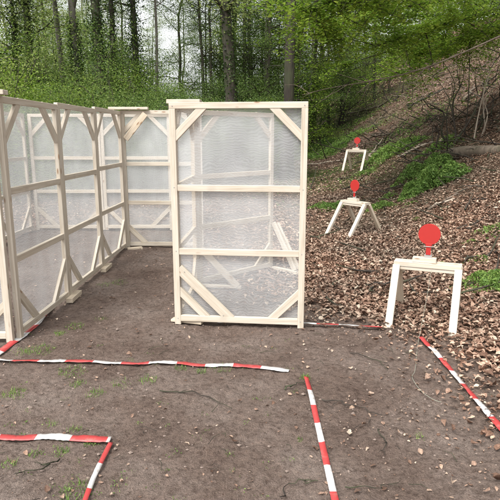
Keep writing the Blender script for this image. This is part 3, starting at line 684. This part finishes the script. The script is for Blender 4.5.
def make_tree(seed, hgt, rad, lean=(0, 0), fork=None, crown0=.35, nl=14, per=60, size=.09, leafmat='spring', bark='bark', ivy=None, name='tree', limb=.22, spread=.35, curve=.03, droop=0.0):
    r = np.random.default_rng(seed); o = empty(name, (0, 0, 0)); n = 16; q = MB()
    t = np.linspace(0, 1, n); wob = np.cumsum(r.normal(size=(n, 2)) * curve, 0)
    P = np.stack([lean[0] * t * hgt + wob[:, 0] * hgt * .06, lean[1] * t * hgt + wob[:, 1] * hgt * .06, -.2 + t * hgt], -1)
    R = rad * (1 - .75 * t) ; R[0] *= 1.5; R[1] *= 1.1
    q.tube(P, R, 10, jit=.1); ends = []
    if fork:
        T = polyline(P[fork[0]], V(fork[1], fork[2], 1), hgt * (1 - t[fork[0]]) * .9, 7, .05, r); q.tube(T, np.linspace(R[fork[0]] * .7, .02, len(T)), 8); ends += list(T[4:])
    for k in range(nl):
        h_ = crown0 + (1 - crown0) * (k + r.random()) / nl; i = min(int(h_ * (n - 1)), n - 1); b = P[i]; a_ = r.random() * 6.28
        T = polyline(b, V(math.cos(a_), math.sin(a_), r.uniform(.1, .9)), hgt * limb * r.uniform(.5, 1.1) * (1.15 - h_ * .6), 6, .15, r, -droop)
        q.tube(T, np.linspace(max(R[i] * .38, .015), .008, len(T)), 6, cap=False); ends += [T[-1]]
        for m_ in range(4):
            S = polyline(T[r.integers(1, 6)], V(r.normal(), r.normal(), r.normal() * .4), hgt * limb * .35 * r.uniform(.5, 1.2), 4, .2, r, -droop)
            q.tube(S, np.linspace(.012, .004, len(S)), 4, cap=False); ends += [S[-1], S[2]]
    q.build('trunk', M[bark], o, smooth=True)
    E = np.array(ends)
    if per:
        Q = np.repeat(E, per, 0) + r.normal(size=(len(E) * per, 3)) * V(spread, spread, spread * .4)
        v, f = leaf_cloud(Q, r.uniform(.7, 1.3, len(Q)) * size, flat=.45, aspect=.55, seed=seed); mesh_obj('crown', v, f, M[leafmat], o)
    if ivy: ivy_on(P, R, ivy[0], seed + 5, ivy[1], ivy[2], o, ivy[3] if len(ivy) > 3 else .16)
    return o
def put(o, u, y, rz=0, s=1.0, sz=None, sink=.05):
    x = (u - 250) / FPX * (y * .98 + .1); o.location = (x, y, hz(x, y) - sink); o.rotation_euler = (0, 0, rz); o.scale = (s, s, sz or s); return o

# the trees one can tell apart, by where their trunk crosses the skyline of the frames
T_ = lambda **k: make_tree(**k)
put(tag(T_(seed=1, hgt=15, rad=.20, lean=(-.06, 0), per=45, crown0=.3, nl=16, ivy=(2200, .3, 6.5, .045), bark='bark'), 'dark leaning tree directly behind the middle front panel, some ivy', 'tree'), 236, 16)
put(tag(T_(seed=2, hgt=16, rad=.19, lean=(.003, 0), per=35, crown0=.45, nl=14, bark='bark', curve=.02), 'straight bare brown trunk behind the right post of the middle panel', 'tree'), 287, 17)
put(tag(T_(seed=3, hgt=14, rad=.20, lean=(-.01, 0), per=40, crown0=.5, nl=10, ivy=(7500, 0, 11, .12)), 'thickest ivy covered trunk left of centre above the far wall corner', 'tree'), 106, 19)
put(tag(T_(seed=4, hgt=14, rad=.12, lean=(.004, 0), per=40, crown0=.5, nl=10, ivy=(4000, 0, 10, .09)), 'thinner ivy trunk close to the right of the thickest ivy trunk', 'tree'), 119, 21)
put(tag(T_(seed=5, hgt=13, rad=.16, lean=(-.005, 0), per=40, crown0=.5, nl=10, ivy=(6000, 1.5, 7.5, .20)), 'bushy ivy clad tree standing against the pale sky gap', 'tree'), 140, 22)
put(tag(T_(seed=6, hgt=14, rad=.17, lean=(-.01, 0), per=30, crown0=.5, nl=8, fork=(6, .25, 0), bark='bark_grey', ivy=(5500, .2, 5.2, .12)), 'forked grey trunk with ivy on its lower half', 'tree'), 82, 20)
put(tag(T_(seed=7, hgt=14, rad=.13, lean=(-.055, 0), per=30, crown0=.5, nl=8, bark='bark_grey'), 'slender bare grey trunk leaning left of the forked trunk', 'tree'), 74, 21.5)
put(tag(T_(seed=8, hgt=14, rad=.16, lean=(-.02, 0), per=60, crown0=.3, nl=14, ivy=(4500, .4, 9, .20)), 'broad ivy tree with yellow green leaves toward the left edge', 'tree'), 43, 20)
put(tag(T_(seed=9, hgt=9, rad=.10, lean=(0, 0), per=50, crown0=.3, nl=12, ivy=(2500, .3, 6, .13)), 'small ivy wrapped tree between left edge and broad ivy tree', 'tree'), 25, 19)
put(tag(T_(seed=10, hgt=14, rad=.2, lean=(-.02, 0), per=80, crown0=.2, nl=18, leafmat='beech', ivy=(2500, .3, 6, .2)), 'leafy bright green tree at the very left edge', 'tree'), 0, 18)
put(tag(T_(seed=11, hgt=13, rad=.07, lean=(.0, 0), per=25, crown0=.5, nl=8, bark='bark_grey'), 'thin bare pole of a tree in the sky gap left of centre', 'tree'), 158, 22)
put(tag(T_(seed=12, hgt=13, rad=.08, lean=(-.02, 0), per=30, crown0=.3, nl=12, bark='bark'), 'thin dark tree with crossing branches just left of the leaning tree', 'tree'), 205, 23)
put(tag(T_(seed=13, hgt=13, rad=.07, lean=(.01, 0), per=25, crown0=.4, nl=10, bark='bark_grey'), 'slim tree between the leaning tree and the straight brown trunk', 'tree'), 261, 24)
put(tag(T_(seed=14, hgt=12, rad=.06, lean=(.02, 0), per=35, crown0=.3, nl=12, bark='bark_grey'), 'slim pale tree just right of the straight brown trunk', 'tree'), 307, 25)

# thicket shrubs: four kinds, copied
protos = [make_shrub(51, 3.2, 2.6, 9, 6, 130, .048, 'under', spread=.30), make_shrub(52, 2.8, 2.4, 8, 7, 130, .05, 'dark_green', spread=.26), make_shrub(53, 3.8, 2.4, 8, 7, 95, .05, 'spring', spread=.32), make_shrub(54, 2.8, 2.8, 9, 6, 110, .048, 'beech', spread=.3)]
lab = ['dark green shrub in the thicket behind the netting walls', 'low dark green bush in the thicket behind the netting walls', 'tall yellowish green shrub rising out of the thicket behind the walls', 'bright green shrub in the thicket behind the walls']
spots = []
r = np.random.default_rng(77)
for row, (yy, n, sc) in enumerate([(14.5, 11, .85), (17, 12, 1.05), (21, 13, 1.25), (26, 14, 1.5)]):
    for k in range(n):
        u = -25 + (350 if row else 225) * (k + r.uniform(.1, .9)) / n
        if u > (235, 262, 285, 300)[row]: continue
        spots.append((u, yy + r.uniform(-1.5, 1.5), sc * r.uniform(.62, 1.2) * (1.35 if u < 110 else 1), r.choice([0, 2, 2, 3, 2] if u < 110 else [1, 1, 1, 0, 3, 1])))
used = set()
for (u, yy, s, k) in spots:
    k = int(k); o = protos[k] if k not in used else copy_tree(protos[k]); used.add(k)
    put(o, u, yy, r.random() * 6.28, s, s * r.uniform(.75, 1.15)); tag(o, lab[k], 'shrub', ['dark thicket shrubs', 'low thicket bushes', 'tall yellowish thicket shrubs', 'bright thicket shrubs'][k])

# filler trees of the wood beyond
tp = [make_tree(61, 13, .10, (.01, 0), None, .12, 26, 85, .065, 'spring', 'bark', limb=.26, spread=.34, curve=.09), make_tree(62, 15, .13, (-.01, 0), None, .12, 28, 85, .075, 'dark_green', 'bark', limb=.26, spread=.34, curve=.09), make_tree(63, 11, .08, (.03, 0), None, .1, 22, 75, .065, 'beech', 'bark', limb=.3, spread=.32)]
tl = ['pale green slender tree in the wood beyond the thicket', 'dark green tree in the wood beyond the thicket', 'small fresh green tree in the wood beyond the thicket']
used = set()
for k in range(30):
    u = r.uniform(-30, 340); yy = r.uniform(27, 55); j = int(r.choice([0, 0, 1, 2]))
    if 118 < u < 200 and r.random() < .4: continue
    o = tp[j] if j not in used else copy_tree(tp[j]); used.add(j)
    put(o, u, yy, r.random() * 6.28, r.uniform(.8, 1.15)); tag(o, tl[j], 'tree', ['pale trees of the far wood', 'dark trees of the far wood', 'small trees of the far wood'][j])

# trees and bushes on the hill
hl = ['slender young tree with fresh leaves growing on the hillside', 'thin leafless sapling standing on the hillside', 'green bush on the hillside under the trees']
hp = [make_tree(71, 9, .07, (.03, 0), None, .15, 16, 40, .08, 'beech', 'bark'), make_tree(72, 6, .028, (-.10, 0), None, .15, 16, 4, .06, 'spring', 'bark', curve=.10), make_shrub(73, 2.4, 2.6, 8, 6, 90, .055, 'under')]
used = set()
hs = [(325, 30, 0), (345, 34, 0), (368, 40, 0), (390, 38, 0), (415, 46, 0), (440, 42, 0), (470, 44, 0), (495, 40, 0), (520, 36, 0), (350, 52, 0), (400, 56, 0), (455, 58, 0), (500, 56, 0), (338, 30, 1), (362, 29, 1), (402, 30, 1), (428, 33, 1), 
      (318, 33, 2), (330, 36, 2), (352, 38, 2), (372, 40, 2), (396, 46, 2), (420, 50, 2), (450, 52, 2), (480, 54, 2), (340, 40, 2), (365, 50, 2), (510, 50, 2), (410, 38, 1), (385, 33, 1), (340, 36, 2), (330, 45, 2), (480, 38, 0), (430, 36, 0), (375, 32, 0)]
for (u, yy, j) in hs:
    o = hp[j] if j not in used else copy_tree(hp[j]); used.add(j)
    put(o, u + r.uniform(-4, 4), yy, r.random() * 6.28, r.uniform(.85, 1.2) * (1 if j < 2 else yy / 34)); tag(o, hl[j], 'shrub' if j == 2 else 'tree', ['young hillside trees', 'leafless hillside saplings', 'hillside bushes'][j])

for k in range(34):
    u = r.uniform(185, 335) if k < 16 else r.uniform(300, 530) if k < 30 else r.uniform(20, 180); yy = r.uniform(22, 30) if k < 16 else r.uniform(44, 66)
    put(copy_tree(tp[(1, 2, 1, 2)[k % 4]]), u, yy, r.random() * 6.28, r.uniform(.65, .9) if k < 16 else r.uniform(.8, 1.1))
for k, (u, yy) in enumerate([(545, 13), (560, 20), (590, 26), (640, 12), (620, 19), (530, 30), (680, 24), (600, 36)]):  # trees past the right edge, added so their crowns shade the hillside
    put(copy_tree(tp[k % 3]), u, yy, k * 1.3, 1.05)
ORD = 'first second third fourth fifth sixth seventh eighth ninth tenth eleventh twelfth thirteenth fourteenth fifteenth sixteenth seventeenth eighteenth nineteenth twentieth'.split()
def nth(k): return ORD[k] if k < 20 else 'twenty ' + ORD[k - 20] if k < 29 else 'thirty ' + ORD[k - 30]
groups = {}
for o in COL.objects:
    if o.parent is None and o.get('group') in ('dark thicket shrubs', 'low thicket bushes', 'tall yellowish thicket shrubs', 'bright thicket shrubs', 'pale trees of the far wood', 'dark trees of the far wood', 'small trees of the far wood', 'young hillside trees', 'leafless hillside saplings', 'hillside bushes'):
        groups.setdefault(o['group'], []).append(o)
for g_, L_ in groups.items():
    L_.sort(key=lambda o: o.location.x / o.location.y)
    for k, o in enumerate(L_): o['label'] = o['label'] + ', ' + nth(k) + ' from the left'

# brushwood: dead sticks strewn over the upper slope
q = MB(); r = np.random.default_rng(88)
for k in range(420):
    u = r.uniform(310, 505); v = r.uniform(55, 165) if k % 5 else r.uniform(150, 300); g = ground_at(u, v)
    if g[1] > 60: continue
    a_ = r.random() * 6.28; L_ = r.uniform(.3, 1.6) * (1 if g[1] > 12 else .4); z_ = r.uniform(-.05, .45)
    S = polyline((g[0], g[1], g[2] + .03), V(math.cos(a_), math.sin(a_), z_), L_, 5, .10, r)
    S[:, 2] = np.maximum(S[:, 2], height(S[:, 0], S[:, 1]) + .02)
    q.tube(S, np.linspace(.012, .004, len(S)) * (1 + .04 * g[1]), 5, cap=False)
tag(q.build('brushwood', M['bark'], smooth=True), 'dead sticks and brushwood strewn over the leafy slope', 'brushwood', kind='stuff')

# beech outside the right edge whose boughs hang into the picture, and the long bare bough
def sprays(q, E, path_pts, r, r0, nsp, length, dens):
    P = smooth_path(path_pts, 6); q.tube(P, np.linspace(r0, .008, len(P)), 7, jit=.15)
    for k in range(nsp):
        i = int(len(P) * (.25 + .75 * r.random())) - 1; d = V(r.normal() * .8 - .3, r.normal(), -.12 + r.normal() * .18)
        S = polyline(P[i], d, length * r.uniform(.5, 1.2), 7, .10, r, -.02); q.tube(S, np.linspace(.009, .003, len(S)), 4, cap=False)
        for m_ in range(dens):
            t = r.random() * 6.99; j = int(t); p = S[j] + (S[j + 1] - S[j]) * (t - j); E.append(p + V(r.normal() * .13, r.normal() * .13, r.normal() * .035))
            if m_ % 14 == 0: q.tube([S[j], E[-1]], [.003, .0015], 3, cap=False)
bt = empty('beech_tree', (0, 0, 0)); q = MB(); E = []
bx, by = 9.3, 14.0; bz = hz(bx, by)
trk = np.array([[bx, by, bz - .2], [bx - .05, by, bz + 1.5], [bx - .2, by, bz + 3.5], [bx - .1, by, bz + 6], [bx, by, bz + 10]]); q.tube(smooth_path(trk, 4), np.linspace(.26, .1, 17), 12, jit=.08)
r = np.random.default_rng(90)
boughs = [[(bx - .1, by, bz + 2.2), at(505, 20, 15), at(470, 40, 15.5), at(430, 60, 16), at(395, 74, 16.5)],
          [(bx - .1, by, bz + 2.8), at(495, 5, 16), at(440, 30, 17), at(385, 52, 18), at(340, 66, 18)],
          [(bx - .1, by, bz + 2.4), at(500, 8, 13), at(455, 20, 12.5), at(410, 34, 12), at(372, 48, 12)],
          [(bx - .1, by, bz + 3.2), at(500, -15, 13.5), at(450, -2, 13), at(400, 8, 12.5), at(350, 22, 12), at(325, 32, 12)],
          [(bx - .15, by, bz + 3.6), at(495, -25, 12), at(440, -22, 11), at(385, -12, 10.6), at(330, 2, 10.5), at(300, 12, 10.5)],
          [(bx - .1, by, bz + 2.0), at(510, 25, 14), at(480, 32, 14), at(445, 44, 14.5), at(418, 56, 15)],
          [(bx - .1, by, bz + 4.2), at(490, -40, 15), at(430, -10, 16), at(380, 5, 17), at(330, 10, 18), at(300, 25, 18)],
          [(bx, by, bz + 4.5), at(480, -50, 11), at(420, -42, 10), at(360, -30, 9.5), at(320, -22, 9.2)]]
for b in boughs: sprays(q, E, b, r, .05, 44, 1.5, 130)
q.build('trunk', M['bark'], bt, smooth=True)
E = np.array(E); v, f = leaf_cloud(E, r.uniform(.05, .09, len(E)), flat=.55, aspect=.6, curl=.15, seed=91, full=True); mesh_obj('crown', v, f, M['beech'], bt)
tag(bt, 'tree off the right edge with bright green boughs hanging over the slope', 'tree')
bb = MB(); tx, ty = 7.2, 11.2; tz = hz(tx, ty)
P = smooth_path([(tx, ty, tz - .1), (tx - .1, ty, tz + 1.2), at(520, 27, 11), at(500, 36, 10.8), at(462, 53, 10.6), at(430, 66, 10.5), at(400, 75, 10.5), at(365, 82, 10.6), at(330, 88, 10.8), at(302, 95, 11)], 6)
bb.tube(P, np.linspace(.022, .005, len(P)), 7, jit=.2)
r = np.random.default_rng(95)
for k in range(16):
    i = r.integers(18, len(P) - 2); S = polyline(P[i], V(-.8 + r.normal() * .3, r.normal() * .3, r.normal() * .7), r.uniform(.25, .8), 5, .12, r); bb.tube(S, np.linspace(.008, .002, len(S)), 4, cap=False)
tag(bb.build('bare_sapling', M['dead'], smooth=True), 'long thin leafless bough arching across the slope at upper right', 'sapling')

# many-stemmed dark shrub above the log
def stems_shrub(u, v, targets, label, r0, seed, mat='bark', twigs=5):
    r = np.random.default_rng(seed); g = ground_at(u, v); q = MB()
    for (tu, tv, dy, rr) in targets:
        e = at(tu, tv, g[1] + dy); s = g + V(r.normal() * .12, r.normal() * .12, -.1); m1 = s + (e - s) * .35 + V(r.normal() * .12, 0, r.normal() * .12); m2 = s + (e - s) * .7 + V(r.normal() * .15, 0, r.normal() * .1)
        P = smooth_path([s, m1, m2, e], 6); q.tube(P, np.linspace(rr, rr * .35, len(P)), 7, jit=.2)
        for k in range(twigs):
            b = P[r.integers(6, len(P))]; S = polyline(b, (e - s) / np.linalg.norm(e - s) + r.normal(size=3) * .5, r.uniform(.3, .9), 5, .15, r); q.tube(S, np.linspace(rr * .35, .003, len(S)), 5, cap=False)
    return tag(q.build('bare_shrub', M[mat], smooth=True), label, 'shrub')
stems_shrub(452, 143, [(497, 78, .2, .03), (470, 40, .3, .02), (442, 60, 0, .018), (430, 108, -.3, .035), (505, 100, -.2, .03), (462, 84, .1, .035), (448, 95, 0, .03), (436, 128, -.3, .03), (515, 88, .1, .03)], 'dark many stemmed bare shrub rising above the short log', .03, 101)
stems_shrub(476, 140, [(492, 90, 0, .022), (490, 62, .1, .018), (502, 40, 0, .02)], 'pale crooked bare stem by the right edge of the hillside', .03, 102, 'deadpale', 3)
stems_shrub(362, 108, [(352, 72, 0, .03), (372, 66, 0, .03), (385, 80, 0, .03), (345, 85, 0, .025), (392, 92, 0, .02)], 'leafless brown bush in the middle of the hillside', .03, 103)
stems_shrub(392, 104, [(380, 84, 0, .03), (405, 70, 0, .03), (418, 90, 0, .03)], 'leafless scrub right of the brown bush on the hillside', .03, 104)
stems_shrub(318, 140, [(312, 120, 0, .02), (316, 112, 0, .02)], 'short dark snag stuck in the grass right of the middle panel', .03, 105, twigs=1)
twig([(408, 112), (446, 92)], .06, 'dark fallen branch across the upper hillside', 'bark', .05, 4, 'branch', 'fallen_branch', .08, .08)
twig([(342, 118), (405, 100)], .06, 'dead branch resting below the leafless brown bush', 'dead', .03, 4, 'branch', 'fallen_branch', .08, .08)
twig([(462, 105), (500, 78)], .05, 'dead branch lying on the bank near the right edge', 'dead', .05, 3, 'branch', 'fallen_branch', .06, .06)
